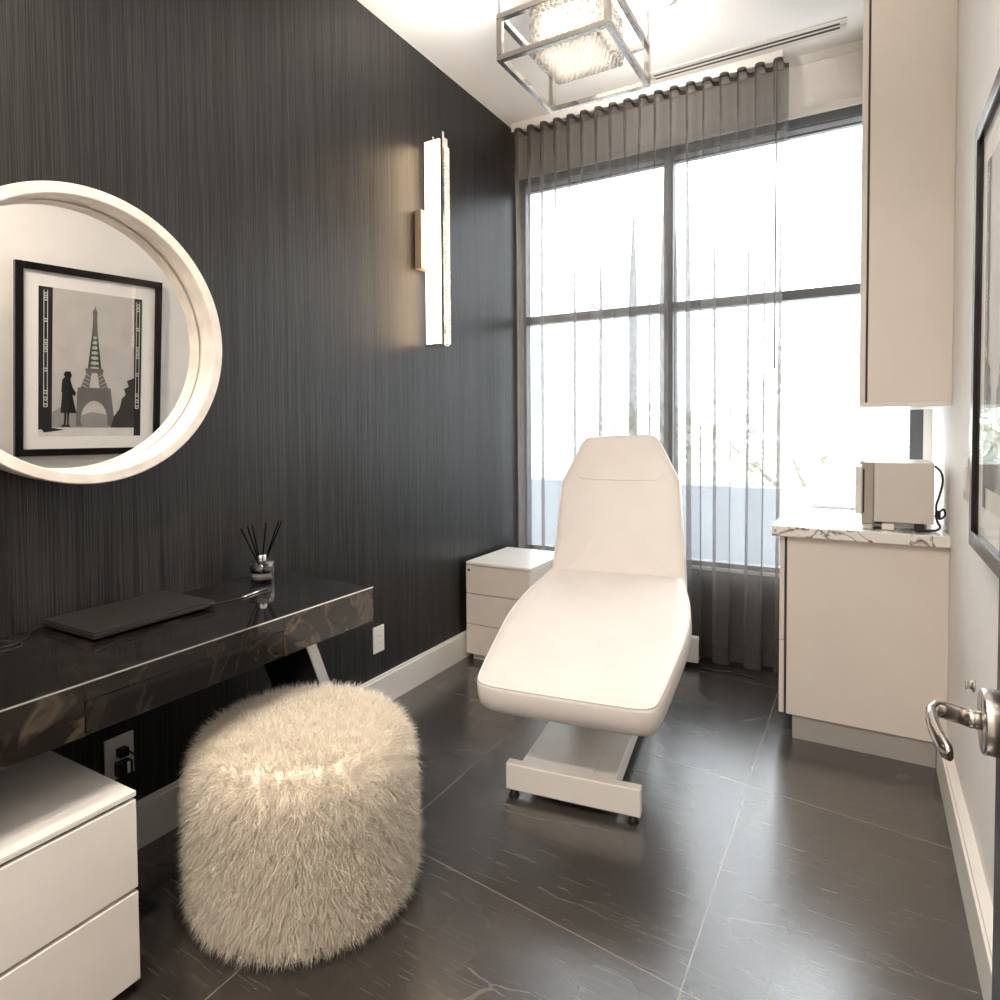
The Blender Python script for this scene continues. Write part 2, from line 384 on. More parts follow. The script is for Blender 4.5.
# outside: ground, low parapet, trees
struct(boxo('ground', (-40, YW + 0.3, -4.1), (40, 90, -4.0), pmat('pale_ground', (0.55, 0.55, 0.55), 0.9), bevel=0))
struct(boxo('floor_bounce_slab', (-7, YW + 0.16, -0.2), (5, 6.6, 0.0), pmat('white_bounce_surface', (0.85, 0.84, 0.82), 0.8), bevel=0))  # added slab out of view, bounces sky light onto the ceiling
struct(boxo('wall_parapet', (-7, 6.6, -4.0), (5, 6.8, 0.80), pmat('pale_grey_render', (0.22, 0.24, 0.265), 0.9, var=0.03), bevel=0.01))
m_bark = pmat('grey_bark', (0.30, 0.26, 0.22), 0.9); m_leaf = pmat('pale_green_leaf', (0.66, 0.68, 0.58), 0.7, var=0.2, scale=3)
def tree(loc, h, r, label, seed):
    rnd = random.Random(seed)
    t = thing('tree', label, 'tree', loc, 'trees outside the window')
    bm = bmesh.new(); add_tube(bm, [Vector((0, 0, 0)), Vector((0.1, 0, h * 0.5)), Vector((0, 0.1, h * 0.85))], 0.15, 8, radii=[0.2, 0.13, 0.05])
    for k in range(7):
        a = k * 0.9; add_tube(bm, [Vector((0.05, 0, h * (0.4 + k * 0.05))), Vector((math.cos(a) * r * 0.7, math.sin(a) * r * 0.7, h * (0.6 + k * 0.05)))], 0.04, 6, radii=[0.06, 0.02])
    obj('trunk', bm, m_bark, t, local=True)
    bm = bmesh.new()
    for k in range(1500):
        while True:
            q = Vector((rnd.uniform(-1, 1), rnd.uniform(-1, 1), rnd.uniform(-1, 1)))
            if q.length < 1 and q.length > 0.35: break
        q = Vector((q.x * r, q.y * r, h * 0.72 + q.z * h * 0.36)); s = rnd.uniform(0.10, 0.22)
        a = Vector((rnd.uniform(-1, 1), rnd.uniform(-1, 1), rnd.uniform(-1, 1))).normalized() * s
        b = Vector((rnd.uniform(-1, 1), rnd.uniform(-1, 1), rnd.uniform(-1, 1))).normalized() * s * 0.6
        bm.faces.new([bm.verts.new(q - a), bm.verts.new(q + b), bm.verts.new(q + a), bm.verts.new(q - b)])
    obj('crown', bm, m_leaf, t, local=True)
tree((-0.9, 13, -4.0), 6.3, 1.9, 'leafy tree outside, behind the right half of the window', 1)
tree((-4.9, 17, -4.0), 5.6, 2.0, 'pale tree outside, behind the middle of the window curtain', 2)
tree((-10.4, 15, -4.0), 6.0, 2.0, 'pale tree outside, farthest along the window towards the dark wall', 3)

# ------------------------------------------------------------------ ceiling: downlights, vent, detector
m_lamp = emat('downlight_lens', (1.0, 0.9, 0.78), 6.0)
for i, (x, y) in enumerate(DOWNLIGHTS):
    t = thing('ceiling_downlight', ['round recessed downlight in the ceiling nearest the chandelier', 'round recessed downlight in the ceiling behind the camera near the right wall', 'round recessed downlight in the ceiling behind the camera over the desk side'][i], 'ceiling light', (x, y, ZC), 'recessed ceiling downlights')
    bm = bmesh.new(); add_lathe(bm, [(0.062, 0.0), (0.085, 0.0), (0.085, -0.004), (0.078, -0.008), (0.062, -0.008)], Matrix.Translation((0, 0, 0)), 32, closed=True); obj('trim_ring', bm, m_trim, t, local=True)
    bm = bmesh.new(); add_lathe(bm, [(0.061, -0.001), (0.061, -0.004)], None, 32); obj('lens', bm, m_lamp, t, local=True)
    l = light('downlight_beam', 'AREA', (0, 0, -0.012), DOWN_W, WARM, shape='DISK', size=0.12, spread=2.6); l.parent = t
t = thing('slot_vent', 'long white slot diffuser with two dark slots in the ceiling above the curtain', 'air vent', (-0.6, 3.845, ZC))
bm = bmesh.new()
for (ya, yb) in ((3.785, 3.817), (3.838, 3.853), (3.874, 3.905)): add_box(bm, (-1.095, ya, ZC - 0.006), (-0.098, yb, ZC), 0.001)
add_box(bm, (-1.095, 3.816, ZC - 0.006), (-1.068, 3.875, ZC), 0.001); add_box(bm, (-0.13, 3.816, ZC - 0.006), (-0.098, 3.875, ZC), 0.001)
obj('face_plate', bm, m_trim, t)
for (ya, yb) in ((3.817, 3.838), (3.853, 3.874)): boxo('slot', (-1.068, ya, ZC - 0.004), (-0.13, yb, ZC), m_black, t, 0)
t = thing('ceiling_sensor', 'small round white sensor on the ceiling beside the chandelier', 'sensor', (-0.83, 3.17, ZC))
bm = bmesh.new(); add_lathe(bm, [(0.001, -0.03), (0.03, -0.028), (0.042, -0.012), (0.045, 0)], None, 28); obj('body', bm, m_plate, t, local=True)

# ------------------------------------------------------------------ sheer curtain
def curtain():
    t = thing('sheer_curtain', 'grey sheer floor-length curtain with wavy heading drawn across the left of the window', 'curtain', (-1.2, 3.93, 0))
    x0, x1, zt, zb, NW, ns, nz = -2.035, -0.374, 3.358, 0.025, 18, 18 * 26, 70
    ph = [random.uniform(-0.5, 0.5) for _ in range(30)]
    def P(s, q):            # s along the rail, q 0 top .. 1 bottom
        L = x1 - x0; f = 2 * PI * NW * s
        k = min(1, max(0, (q - 0.02) / 0.36)); k = k * k * (3 - 2 * k)
        a = 0.045 * (1 - 0.93 * k); b = 0.0105 * (1 - 0.97 * k)
        x = x0 + L * s + b * math.sin(2 * f); y = a * math.cos(f)
        g = 2 * PI * (9.4 * s + 0.22 * math.sin(7.3 * s + 1) + 0.09 * math.sin(19 * s)) + 0.5
        var = 0.80 + 1.35 * max(0.0, math.sin(9.7 * s + 2.6)) ** 2 * (0.6 + 0.4 * math.sin(31 * s))
        A = 0.042 * k; y += A * (0.85 + 0.1 * var) * math.sin(g); x -= 0.028 * k * var * math.sin(2 * g + 0.3 * math.sin(3 * s))
        x += 0.012 * q * math.sin(9 * s + 2 * q); y += 0.005 * math.sin(23 * s + 4 * q) * k
        x = max(x, XL + 0.02)
        return Vector((x, 3.93 + y, zt + (zb - zt) * q))
    def sheet(q0, q1, n, off=0.0):
        bm = bmesh.new(); rows = []
        for j in range(n + 1):
            q = q0 + (q1 - q0) * j / n
            rows.append([bm.verts.new(P(i / ns, q) + Vector((0, -off, 0))) for i in range(ns + 1)])
        for j in range(n):
            for i in range(ns):
                bm.faces.new((rows[j][i], rows[j][i + 1], rows[j + 1][i + 1], rows[j + 1][i])).smooth = True
        return bm
    obj('fabric', sheet(0.0075, 1.0, nz), m_sheer, t)
    obj('heading_tape', sheet(0.0, 0.0078, 2), m_tape, t)
    obj('hem', sheet(0.972, 1.0, 2, 0.0015), m_sheer, t)
    bm = bmesh.new(); add_tube(bm, [(-0.425, 3.882, 3.33), (-0.425, 3.881, 2.6), (-0.427, 3.881, 1.70)], 0.004, 8); obj('wand', bm, pmat('bronze_wand', (0.12, 0.10, 0.085), 0.4), t)
curtain()
tag(boxo('curtain_track', (-2.05, 3.926, 3.3605), (-0.40, 3.936, ZC), m_ceil, bevel=0.003), 'slim white curtain track along the ceiling above the sheer curtain', 'curtain track')

# ------------------------------------------------------------------ chandelier
def chandelier():
    x0, x1, ya, yb, za, zb = -1.274, -0.806, 2.318, 2.84, 2.85, 3.035
    t = thing('crystal_chandelier', 'square chrome frame chandelier with a glowing crystal block hung from the ceiling', 'chandelier', ((x0 + x1) / 2, (ya + yb) / 2, ZC))
    s = 0.023; bm = bmesh.new()
    for z in (za, zb - s):
        add_box(bm, (x0, ya, z), (x1, ya + s, z + s), 0.002); add_box(bm, (x0, yb - s, z), (x1, yb, z + s), 0.002)
        add_box(bm, (x0, ya + s, z), (x0 + s, yb - s, z + s), 0.002); add_box(bm, (x1 - s, ya + s, z), (x1, yb - s, z + s), 0.002)
    for x in (x0, x1 - s):
        for y in (ya, yb - s): add_box(bm, (x, y, za + s), (x + s, y + s, zb - s), 0.002)
    obj('frame', bm, pmat('polished_nickel', (0.56, 0.53, 0.50), 0.14, 1.0, var=0.02), t)
    for x in (x0 + 0.009, x1 - 0.009):
        for y in (ya + 0.009, yb - 0.009):
            bm = bmesh.new(); add_tube(bm, [(x, y, zb - 0.002), (x, y, ZC - 0.01)], 0.0035, 8); obj('rod', bm, m_chrome, t)
    boxo('canopy', (-1.16, 2.46, ZC - 0.03), (-0.92, 2.70, ZC), m_chrome, t, 0.004)
    cx0, cx1, cy0, cy1, cz0, cz1 = -1.150, -0.862, 2.355, 2.645, 2.858, 3.03
    boxo('lamp_core', (cx0 + 0.03, cy0 + 0.03, cz0 + 0.022), (cx1 - 0.03, cy1 - 0.03, cz1), emat('lamp_core_glow', (1.0, 0.90, 0.78), CHANDELIER_E), t, 0.01)
    for k in range(4):      # four added lights above the lamp core, tilted outward to brighten the ceiling evenly
        a = k * PI / 2
        l_ = light('ceiling_wash_light', 'AREA', (0.09 * math.cos(a), 0.09 * math.sin(a), zb - ZC + 0.012), UPLIGHT_W, (1.0, 0.92, 0.84), shape='SQUARE', size=0.06, spread=1.35)
        l_.rotation_euler = Vector((math.cos(a) * math.sin(1.06), math.sin(a) * math.sin(1.06), math.cos(1.06))).to_track_quat('-Z', 'Y').to_euler(); l_.parent = t
    m, n, l, b = newmat('lamp_crystal')
    b.inputs['Base Color'].default_value = (0.97, 0.95, 0.92, 1); b.inputs['Roughness'].default_value = 0.08
    b.inputs['Transmission Weight'].default_value = 0.55; b.inputs['IOR'].default_value = 1.3
    no = n.new('ShaderNodeTexNoise'); no.inputs['Scale'].default_value = 60
    mr = n.new('ShaderNodeMapRange'); mr.inputs['To Min'].default_value = 0.03; mr.inputs['To Max'].default_value = 0.2
    l.new(no.outputs['Fac'], mr.inputs[0]); l.new(mr.outputs[0], b.inputs['Roughness'])
    bm = bmesh.new()
    def bead(q, r): bmesh.ops.create_icosphere(bm, subdivisions=1, radius=r, matrix=Matrix.Translation(q) @ Matrix.Rotation(random.uniform(0, 3), 4, 'Z'))
    st = 0.024; nx = int((cx1 - cx0) / st); ny = int((cy1 - cy0) / st); nzz = int((cz1 - cz0) / st)
    for j in range(nzz + 1):
        z = cz0 + 0.014 + j * st
        o_ = (j % 2) * st * 0.5
        for i in range(nx):
            x = cx0 + 0.012 + o_ + i * st
            bead((x, cy0 + 0.008, z), 0.0118); bead((x, cy1 - 0.008, z), 0.0118)
        for i in range(ny):
            y = cy0 + 0.012 + o_ + i * st
            bead((cx0 + 0.008, y, z), 0.0118); bead((cx1 - 0.008, y, z), 0.0118)
    st = 0.0175
    for i in range(int((cx1 - cx0) / st)):
        for j in range(int((cy1 - cy0) / st)):
            bead((cx0 + 0.008 + i * st + (j % 2) * st * .5, cy0 + 0.008 + j * st, cz0 + 0.006), 0.0098)
    c = obj('crystals', bm, m, t); c['kind'] = 'stuff'; c['label'] = 'rows of clear crystal beads'
chandelier()

# ------------------------------------------------------------------ wall sconce
def sconce():
    t = thing('wall_sconce', 'tall glowing crystal wall sconce with a brass back plate on the dark wall', 'wall lamp', (XL, 2.93, 2.38))
    boxo('back_plate', (XL, 2.862, 2.243), (-2.035, 2.965, 2.552), m_brass, t, 0.003)
    ya, yb, xa, xb, za, zb = 2.893, 2.95, -2.036, -1.925, 1.832, 2.915
    boxo('diffuser', (xa, ya + 0.004, za + 0.012), (xb - 0.004, yb - 0.004, zb), emat('sconce_glow', (1.0, 0.74, 0.48), SCONCE_E), t, 0.004)
    bm = bmesh.new(); s = 0.012
    add_box(bm, (xb - 0.006, ya - 0.004, za - 0.004), (xb + 0.012, ya + 0.012, zb + 0.03), 0.0015)
    add_box(bm, (xb - 0.003, ya + 0.012, za), (xb, yb + 0.004, zb + 0.012), 0.001)
    add_box(bm, (xa, ya, za - 0.004), (xb, yb, za + 0.010), 0.0015)
    add_box(bm, (xb - 0.10, ya + 0.01, zb), (xb, ya + 0.018, zb + 0.006), 0.001)
    add_box(bm, (xa + 0.04, ya + 0.005, zb), (xa + 0.055, ya + 0.02, zb + 0.02), 0.002)
    obj('frame', bm, m_chrome, t)
    m, n, l, b = newmat('bubbled_lit_acrylic')
    tcn = n.new('ShaderNodeTexCoord'); vo = n.new('ShaderNodeTexVoronoi'); vo.inputs['Scale'].default_value = 95; l.new(tcn.outputs['Object'], vo.inputs['Vector'])
    mr = n.new('ShaderNodeMapRange'); mr.inputs['From Max'].default_value = 0.7; mr.inputs['To Min'].default_value = 1.15; mr.inputs['To Max'].default_value = 0.15
    l.new(vo.outputs['Distance'], mr.inputs[0]); l.new(mr.outputs[0], b.inputs['Emission Strength'])
    b.inputs['Emission Color'].default_value = (1.0, 0.86, 0.70, 1); b.inputs['Base Color'].default_value = (0.8, 0.75, 0.7, 1); b.inputs['Roughness'].default_value = 0.15
    bm = bmesh.new(); add_box(bm, (xb, ya + 0.012, za + 0.005), (xb + 0.016, yb - 0.002, zb - 0.04), 0.003)
    for k in range(60):
        z = za + 0.02 + (zb - za - 0.09) * k / 59
        for q in range(3): bmesh.ops.create_icosphere(bm, subdivisions=1, radius=random.uniform(0.003, 0.006), matrix=Matrix.Translation((xb + 0.017, ya + 0.017 + q * 0.013 + random.uniform(-.004, .004), z)))
    obj('crystal_panel', bm, m, t)
sconce()

# ------------------------------------------------------------------ framed picture on the right wall (seen direct and in the mirror)
def picture():
    ya, yb, za, zb = 1.43, 2.245, 1.062, 2.19; xf = 0.248
    t = thing('framed_picture', 'black framed vintage tower photograph with wide white mat on the right wall', 'picture', (XR, (ya + yb) / 2, za))
    fwid = 0.042; bm = bmesh.new()
    add_box(bm, (xf, ya, za), (XR, ya + fwid, zb), 0.003); add_box(bm, (xf, yb - fwid, za), (XR, yb, zb), 0.003)
    add_box(bm, (xf, ya + fwid, za), (XR, yb - fwid, za + fwid), 0.003); add_box(bm, (xf, ya + fwid, zb - fwid), (XR, yb - fwid, zb), 0.003)
    obj('frame', bm, m_blackmet, t)
    boxo('mat', (xf + 0.016, ya + fwid, za + fwid), (XR - 0.002, yb - fwid, zb - fwid), pmat('white_mat_board', (0.92, 0.90, 0.87), 0.8, var=0.01), t, 0)
    py0, py1, pz0, pz1 = ya + 0.118, yb - 0.122, za + 0.118, zb - 0.128
    W, Hh = py1 - py0, pz1 - pz0
    bm = bmesh.new()
    def poly(pts, mi, lay):
        x = xf + 0.0155 - lay * 0.0004
        f = bm.faces.new([bm.verts.new((x, py0 + u * W, pz1 - v * Hh)) for u, v in pts]); f.material_index = mi
    def circ(u, v, r, mi, lay, asp=1.0): poly([(u + r * math.cos(a * PI / 6), v + r * asp * W / Hh * math.sin(a * PI / 6)) for a in range(12)], mi, lay)
    poly([(0, 0), (1, 0), (1, 0.935), (0, 0.935)], 0, 0)
    poly([(0, 0.935), (1, 0.935), (1, 1), (0, 1)], 3, 0)
    poly([(0.1, 0.85), (0.2, 0.80), (0.36, 0.83), (0.36, 0.94), (0.1, 0.94)], 4, 1)
    poly([(0.36, 0.86), (0.5, 0.83), (0.75, 0.86), (0.75, 0.94), (0.36, 0.94)], 4, 1)
    # lattice tower
    poly([(0.512, 0.12), (0.522, 0.085), (0.532, 0.12)], 1, 2)
    poly([(0.500, 0.12), (0.544, 0.12), (0.544, 0.155), (0.500, 0.155)], 1, 2)
    poly([(0.505, 0.155), (0.540, 0.155), (0.552, 0.30), (0.493, 0.30)], 1, 2)
    L = [(0.507, 0.30), (0.492, 0.30), (0.455, 0.53), (0.478, 0.53)]; poly(L, 1, 2); poly([(1.045 - u, v) for u, v in L], 1, 2)
    for k in range(6):
        v = 0.31 + k * 0.036; hw = 0.03 + (v - 0.30) * 0.16
        poly([(0.5225 - hw, v), (0.5225 + hw, v + 0.018), (0.5225 + hw, v + 0.028), (0.5225 - hw, v + 0.010)], 1, 2)
        poly([(0.5225 + hw, v), (0.5225 - hw, v + 0.018), (0.5225 - hw, v + 0.028), (0.5225 + hw, v + 0.010)], 1, 2)
    poly([(0.435, 0.525), (0.61, 0.525), (0.61, 0.555), (0.435, 0.555)], 1, 2)
    L = [(0.445, 0.555), (0.495, 0.555), (0.47, 0.665), (0.385, 0.665)]; poly(L, 1, 2); poly([(1.045 - u, v) for u, v in L], 1, 2)
    poly([(0.36, 0.66), (0.685, 0.66), (0.69, 0.70), (0.355, 0.70)], 1, 2)
    for k in range(4):
        v = 0.565 + k * 0.025; hw = 0.075 + (v - 0.555) * 0.52
        for sg in (-1, 1):
            a_, b_ = 0.5225 + sg * hw, 0.5225 + sg * (hw - 0.05)
            poly([(a_, v), (b_, v + 0.02), (b_, v + 0.024), (a_, v + 0.004)], 0, 3)
    arch = [(0.345, 0.93), (0.355, 0.70), (0.69, 0.70), (0.735, 0.93), (0.66, 0.93)]
    arch += [(0.5225 + 0.135 * math.cos(a), 0.90 - 0.15 * math.sin(a)) for a in [k * PI / 10 for k in range(11)]] + [(0.41, 0.93)]
    poly(arch, 1, 2)
    # tree on one side, columns with scrollwork, standing figure
    poly([(0.69, 0.94), (0.72, 0.86), (0.78, 0.80), (0.80, 0.73), (0.84, 0.70), (0.82, 0.66), (0.87, 0.64), (0.85, 0.60), (0.93, 0.575), (1, 0.58), (1, 0.94)], 5, 3)
    poly([(0, 0), (0.125, 0), (0.12, 0.945), (0, 0.955)], 2, 4); poly([(0.915, 0), (1, 0), (1, 1), (0.93, 1)], 2, 4)
    for c in (0.062, 0.958):
        for dd in (-0.018, 0.014):
            poly([(c + dd, 0.02), (c + dd + 0.006, 0.02), (c + dd + 0.006, 0.80), (c + dd, 0.80)], 3, 5)
        for v in (0.05, 0.08, 0.22, 0.36, 0.39, 0.42, 0.55, 0.70, 0.745, 0.79):
            circ(c, v, 0.020, 3, 6); circ(c, v, 0.011, 2, 7)
    poly([(0.01, 0.93), (0.24, 0.955), (0.05, 0.975)], 2, 3)
    poly([(0.225, 0.575), (0.245, 0.555), (0.29, 0.553), (0.305, 0.58), (0.29, 0.605), (0.245, 0.60)], 6, 5)        # hat and head
    poly([(0.235, 0.595), (0.285, 0.60), (0.31, 0.66), (0.345, 0.70), (0.33, 0.725), (0.31, 0.71), (0.33, 0.78), (0.35, 0.84), (0.20, 0.838), (0.215, 0.70), (0.205, 0.695), (0.215, 0.61)], 6, 5)   # coat
    poly([(0.235, 0.838), (0.255, 0.838), (0.25, 0.92), (0.262, 0.935), (0.20, 0.935), (0.232, 0.915)], 6, 5)
    poly([(0.262, 0.838), (0.282, 0.838), (0.275, 0.915), (0.292, 0.938), (0.255, 0.932), (0.262, 0.91)], 6, 5)
    G = lambda nm, g: pmat(nm, (g, g * 0.955, g * 0.90), 0.6, var=0.08, scale=8)
    o = obj('print', bm, [G('print_sky_grey', 0.58), G('print_tower_grey', 0.17), G('print_column_black', 0.012), G('print_light_grey', 0.75), G('print_mid_grey', 0.33), G('print_tree_black', 0.045), G('print_ink_black', 0.008)], t)
    boxo('glass', (xf + 0.008, ya + fwid, za + fwid), (xf + 0.010, yb - fwid, zb - fwid), m_pictglass, t, 0)
picture()

# ------------------------------------------------------------------ round mirror on the dark wall
def mirror():
    c = Vector((-1.935, 1.066, 1.668))
    t = thing('round_mirror', 'large round mirror with a deep whitewashed rim on the dark wall', 'mirror', c)
    def basis(a, b):
        z = Vector((math.cos(b) * math.cos(a), math.cos(b) * math.sin(a), math.sin(b))); x = Vector((0, 0, 1)).cross(z).normalized(); y = z.cross(x)
        return x, y, z
    Mr = frame_matrix((0, 0, 0), *basis(-0.06, -0.025))
    R, r = 0.429, 0.397; d = 0.115
    bm = bmesh.new()
    add_lathe(bm, [(r, 0.0), (r + 0.003, 0.002), (R - 0.003, 0.002), (R, -0.001), (R, -d), (r, -d)], Mr, 128, closed=True)
    for f in bm.faces: f.smooth = False
    obj('rim', bm, m_rim, t, local=True)
    Mg = frame_matrix((-0.092, 0, 0), *basis(-0.098, -0.040))
    bm = bmesh.new(); add_lathe(bm, [(r - 0.0005, -0.004), (r - 0.0005, 0)], Mg, 128, smooth=False); obj('mirror_glass', bm, m_mirror, t, local=True)
mirror()

# ------------------------------------------------------------------ desk
DX, DZ, DY1, DY0 = -1.541, 0.817, 1.838, 0.02
def desk():
    t = thing('desk', 'narrow black glass desk with splayed legs along the dark wall', 'desk', ((DX + XL) / 2, 0.93, 0))
    boxo('desktop', (XL + 0.005, DY0, DZ - 0.005), (DX, DY1, DZ), m_glassblk, t, 0.001)
    boxo('rail', (XL + 0.02, 0.8085, DZ - 0.045), (DX, 1.4115, DZ - 0.0055), m_glassblk, t, 0.001)
    boxo('edge_trim', (DX - 0.0005, DY0, DZ - 0.0045), (DX + 0.002, DY1, DZ - 0.0002), m_chrome, t, 0)
    zb = 0.690
    boxo('apron', (XL + 0.02, 1.412, zb), (DX, DY1, DZ - 0.0055), m_apron, t, 0.001)
    boxo('apron', (XL + 0.02, DY0, zb), (DX, 0.808, DZ - 0.0055), m_apron, t, 0.001)
    boxo('drawer', (XL + 0.04, 0.813, zb), (DX - 0.002, 1.408, DZ - 0.0475), m_glassblk, t, 0.001)
    def leg(ytop, s):
        bm = bmesh.new(); xa, xb = -1.99, -1.706; th = 0.045
        def q(x0, x1, mat):
            v = []
            for (z, yy) in ((zb, ytop), (0.0, ytop + s * 0.285)):
                for x in (x0, x1):
                    for dy in (-th / 2, th / 2): v.append(bm.verts.new((x, yy + dy, z)))
            for f in ((0, 1, 3, 2), (4, 6, 7, 5), (0, 4, 5, 1), (2, 3, 7, 6), (0, 2, 6, 4), (1, 5, 7, 3)): bm.faces.new([v[i] for i in f]).material_index = mat
        q(xa, xb, 0); l = obj('leg', bm, m_blackmet, t)
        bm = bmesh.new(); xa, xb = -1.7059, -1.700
        q(xa, xb, 0); e = obj('leg_edge', bm, pmat('chrome_reflection_white', (0.92, 0.91, 0.9), 0.2, 0.15), l); e.data.transform(Matrix.Identity(4)); e['label'] = 'chrome front edge with its reflection painted in white'  # near-white colour stands in for what the chrome reflects
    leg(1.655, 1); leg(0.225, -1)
desk()

# reed diffuser
def diffuser():
    c = Vector((-1.965, 1.695, DZ))
    t = thing('reed_diffuser', 'clear glass reed diffuser with black sticks on the black desk', 'reed diffuser', c)
    g = thin_glass('clear_bottle_glass', (0.95, 0.95, 0.95), 2.2)
    bm = bmesh.new(); add_lathe(bm, [(0.044, 0.0), (0.046, 0.003), (0.046, 0.072), (0.043, 0.077), (0.018, 0.079), (0.016, 0.080), (0.016, 0.074), (0.040, 0.071), (0.041, 0.010), (0.001, 0.009)], None, 40); obj('bottle', bm, g, t, local=True)
    lq = pmat('pale_grey_oil', (0.42, 0.39, 0.36), 0.08, var=0.1)
    bm = bmesh.new(); add_lathe(bm, [(0.0385, 0.011), (0.0385, 0.036)], None, 40); obj('liquid', bm, lq, t, local=True)
    bm = bmesh.new(); add_lathe(bm, [(0.0425, 0.0365), (0.0425, 0.060)], None, 40); bm2 = bm; obj('label_band', bm2, m_blackmet, t, local=True)
    bm = bmesh.new(); add_lathe(bm, [(0.017, 0.0785), (0.018, 0.080), (0.018, 0.100), (0.016, 0.102), (0.009, 0.102)], None, 28); obj('collar', bm, m_chrome, t, local=True)
    for (dx, dy, h) in ((-0.030, -0.068, 0.207), (-0.020, -0.046, 0.213), (-0.035, -0.012, 0.212), (0.005, 0.020, 0.22), (0.020, 0.070, 0.222), (0.012, 0.092, 0.218)):
        bm = bmesh.new(); add_tube(bm, [(-dx * 0.15, -dy * 0.15, 0.016), (dx, dy, h)], 0.0029, 8); obj('reed', bm, m_reed, t, local=True)
diffuser()

# slim black case, cables, silver rod on the desk
def case():
    t = thing('slim_case', 'flat black rectangular case lying on the desk below the round mirror', 'case', (-1.93, 1.17, DZ))
    bm = bmesh.new(); add_box(bm, (-2.068, 0.972, DZ + 0.008), (-1.797, 1.362, DZ + 0.022), 0.003); obj('body', bm, pmat('matte_black_case', (0.018, 0.0155, 0.014), 0.42, var=0.1), t)
    bm = bmesh.new(); add_box(bm, (-2.066, 0.974, DZ + 0.0225), (-1.799, 1.360, DZ + 0.027), 0.0015); obj('lid', bm, pmat('black_case_lid', (0.022, 0.019, 0.017), 0.38, var=0.1), t)
    for x in (-2.04, -1.82):
        for y in (1.0, 1.33):
            bm = bmesh.new(); add_lathe(bm, [(0.010, DZ), (0.010, DZ + 0.0085)], Matrix.Translation((x, y, 0)), 14); obj('foot', bm, m_black, t)
case()
zc = DZ + 0.0026
wire('cable', 'thin black cable looped on the desk left of the flat black case', [(-2.05, 0.965, zc + 0.012), (-2.04, 0.93, zc + 0.004), (-2.00, 0.90, zc), (-1.97, 0.85, zc), (-1.99, 0.80, zc), (-2.03, 0.83, zc + 0.006), (-1.96, 0.87, zc), (-1.93, 0.82, zc), (-1.97, 0.74, zc), (-2.04, 0.66, zc)])
wire('cable', 'thin black cable running from the flat case toward the reed diffuser', [(-1.845, 1.366, zc), (-1.835, 1.41, zc), (-1.828, 1.45, zc), (-1.824, 1.484, zc)])
bm = bmesh.new(); add_tube(bm, [(-1.823, 1.487, DZ + 0.0035), (-1.850, 1.618, DZ + 0.0035)], 0.0035, 10); tag(obj('metal_rod', bm, m_chrome), 'slim silver rod lying on the desk in front of the reed diffuser', 'rod')

# ------------------------------------------------------------------ white drawer cabinets
def near_cabinet():
    xf, ya, yb, zt = -1.533, 0.30, 0.922, 0.510
    t = thing('drawer_cabinet', 'glossy white two-drawer cabinet standing under the desk left of the fluffy stool', 'drawer cabinet', (-1.8, 0.6, 0))
    boxo('body', (XL + 0.03, ya, 0.035), (xf - 0.018, yb, zt - 0.0), m_white, t, 0.003)
    boxo('top_edge', (xf - 0.018, ya, zt - 0.014), (xf, yb, zt), m_white, t, 0.002)
    boxo('shadow_gap', (xf - 0.018, ya + 0.012, zt - 0.021), (xf - 0.010, yb - 0.012, zt - 0.0145), m_gap, t, 0)  # dark filler for the shade under the top edge
    for (a, b) in ((0.268, zt - 0.022), (0.035, 0.258)):
        boxo('drawer', (xf - 0.0178, ya, a), (xf, yb, b), m_white, t, 0.0025)
    for x in (XL + 0.08, xf - 0.07):
        for y in (ya + 0.05, yb - 0.05):
            bm = bmesh.new(); add_lathe(bm, [(0.018, 0), (0.018, 0.0355)], Matrix.Translation((x, y, 0)), 16); obj('foot', bm, m_black, t)
near_cabinet()
def pedestal():
    x0, x1, ya, yb, zt = -2.045, -1.617, 3.296, 3.83, 0.592
    t = thing('drawer_pedestal', 'small white three-drawer pedestal in the corner behind the treatment chair', 'drawer pedestal', (-1.83, 3.56, 0))
    boxo('body', (x0, ya + 0.016, 0.04), (x1, yb, zt - 0.018), m_cab, t, 0.003)
    boxo('top', (x0, ya, zt - 0.018), (x1, yb, zt), m_white, t, 0.004)
    for (a, b) in ((0.404, zt - 0.022), (0.221, 0.399), (0.04, 0.216)): boxo('drawer', (x0 + 0.001, ya, a), (x1 - 0.004, ya + 0.0158, b), m_cab, t, 0.002)
    bm = bmesh.new(); add_lathe(bm, [(0.007, 0), (0.007, 0.004), (0.004, 0.005)], Matrix.Translation((x0 + 0.022, ya, zt - 0.05)) @ Matrix.Rotation(PI / 2, 4, 'X'), 16); obj('lock', bm, m_black, t)
    boxo('plinth', (x0 + 0.03, ya + 0.03, 0.0), (x1 - 0.03, yb - 0.03, 0.0405), m_cab, t, 0.002)
pedestal()

# ------------------------------------------------------------------ treatment chair
LAT = Vector((0.9903, 0.139, 0)); FWD = Vector((-0.139, 0.9903, 0))
def outline(half, n=10):
    """half: (u, v) points from the middle of the front, up one side to the middle of the far end; mirrored, smoothed"""
    pts = [Vector((u, v)) for u, v in half]; pts = pts + [Vector((-p_.x, p_.y)) for p_ in pts[::-1] if p_.x > 1e-6]
    N = len(pts); out = []
    for i in range(N):
        p0, p1, p2, p3 = pts[i - 1], pts[i], pts[(i + 1) % N], pts[(i + 2) % N]
        # centripetal-like damping keeps corners tight
        for k in range(n):
            u = k / n; m1 = (p2 - p0) * 0.5; m2 = (p3 - p1) * 0.5; d = (p2 - p1).length
            if m1.length > d: m1 *= d / m1.length
            if m2.length > d: m2 *= d / m2.length
            h = u * u
            out.append(p1 * (2 * h * u - 3 * h + 1) + m1 * (h * u - 2 * h + u) + p2 * (-2 * h * u + 3 * h) + m2 * (h * u - h))
    return out
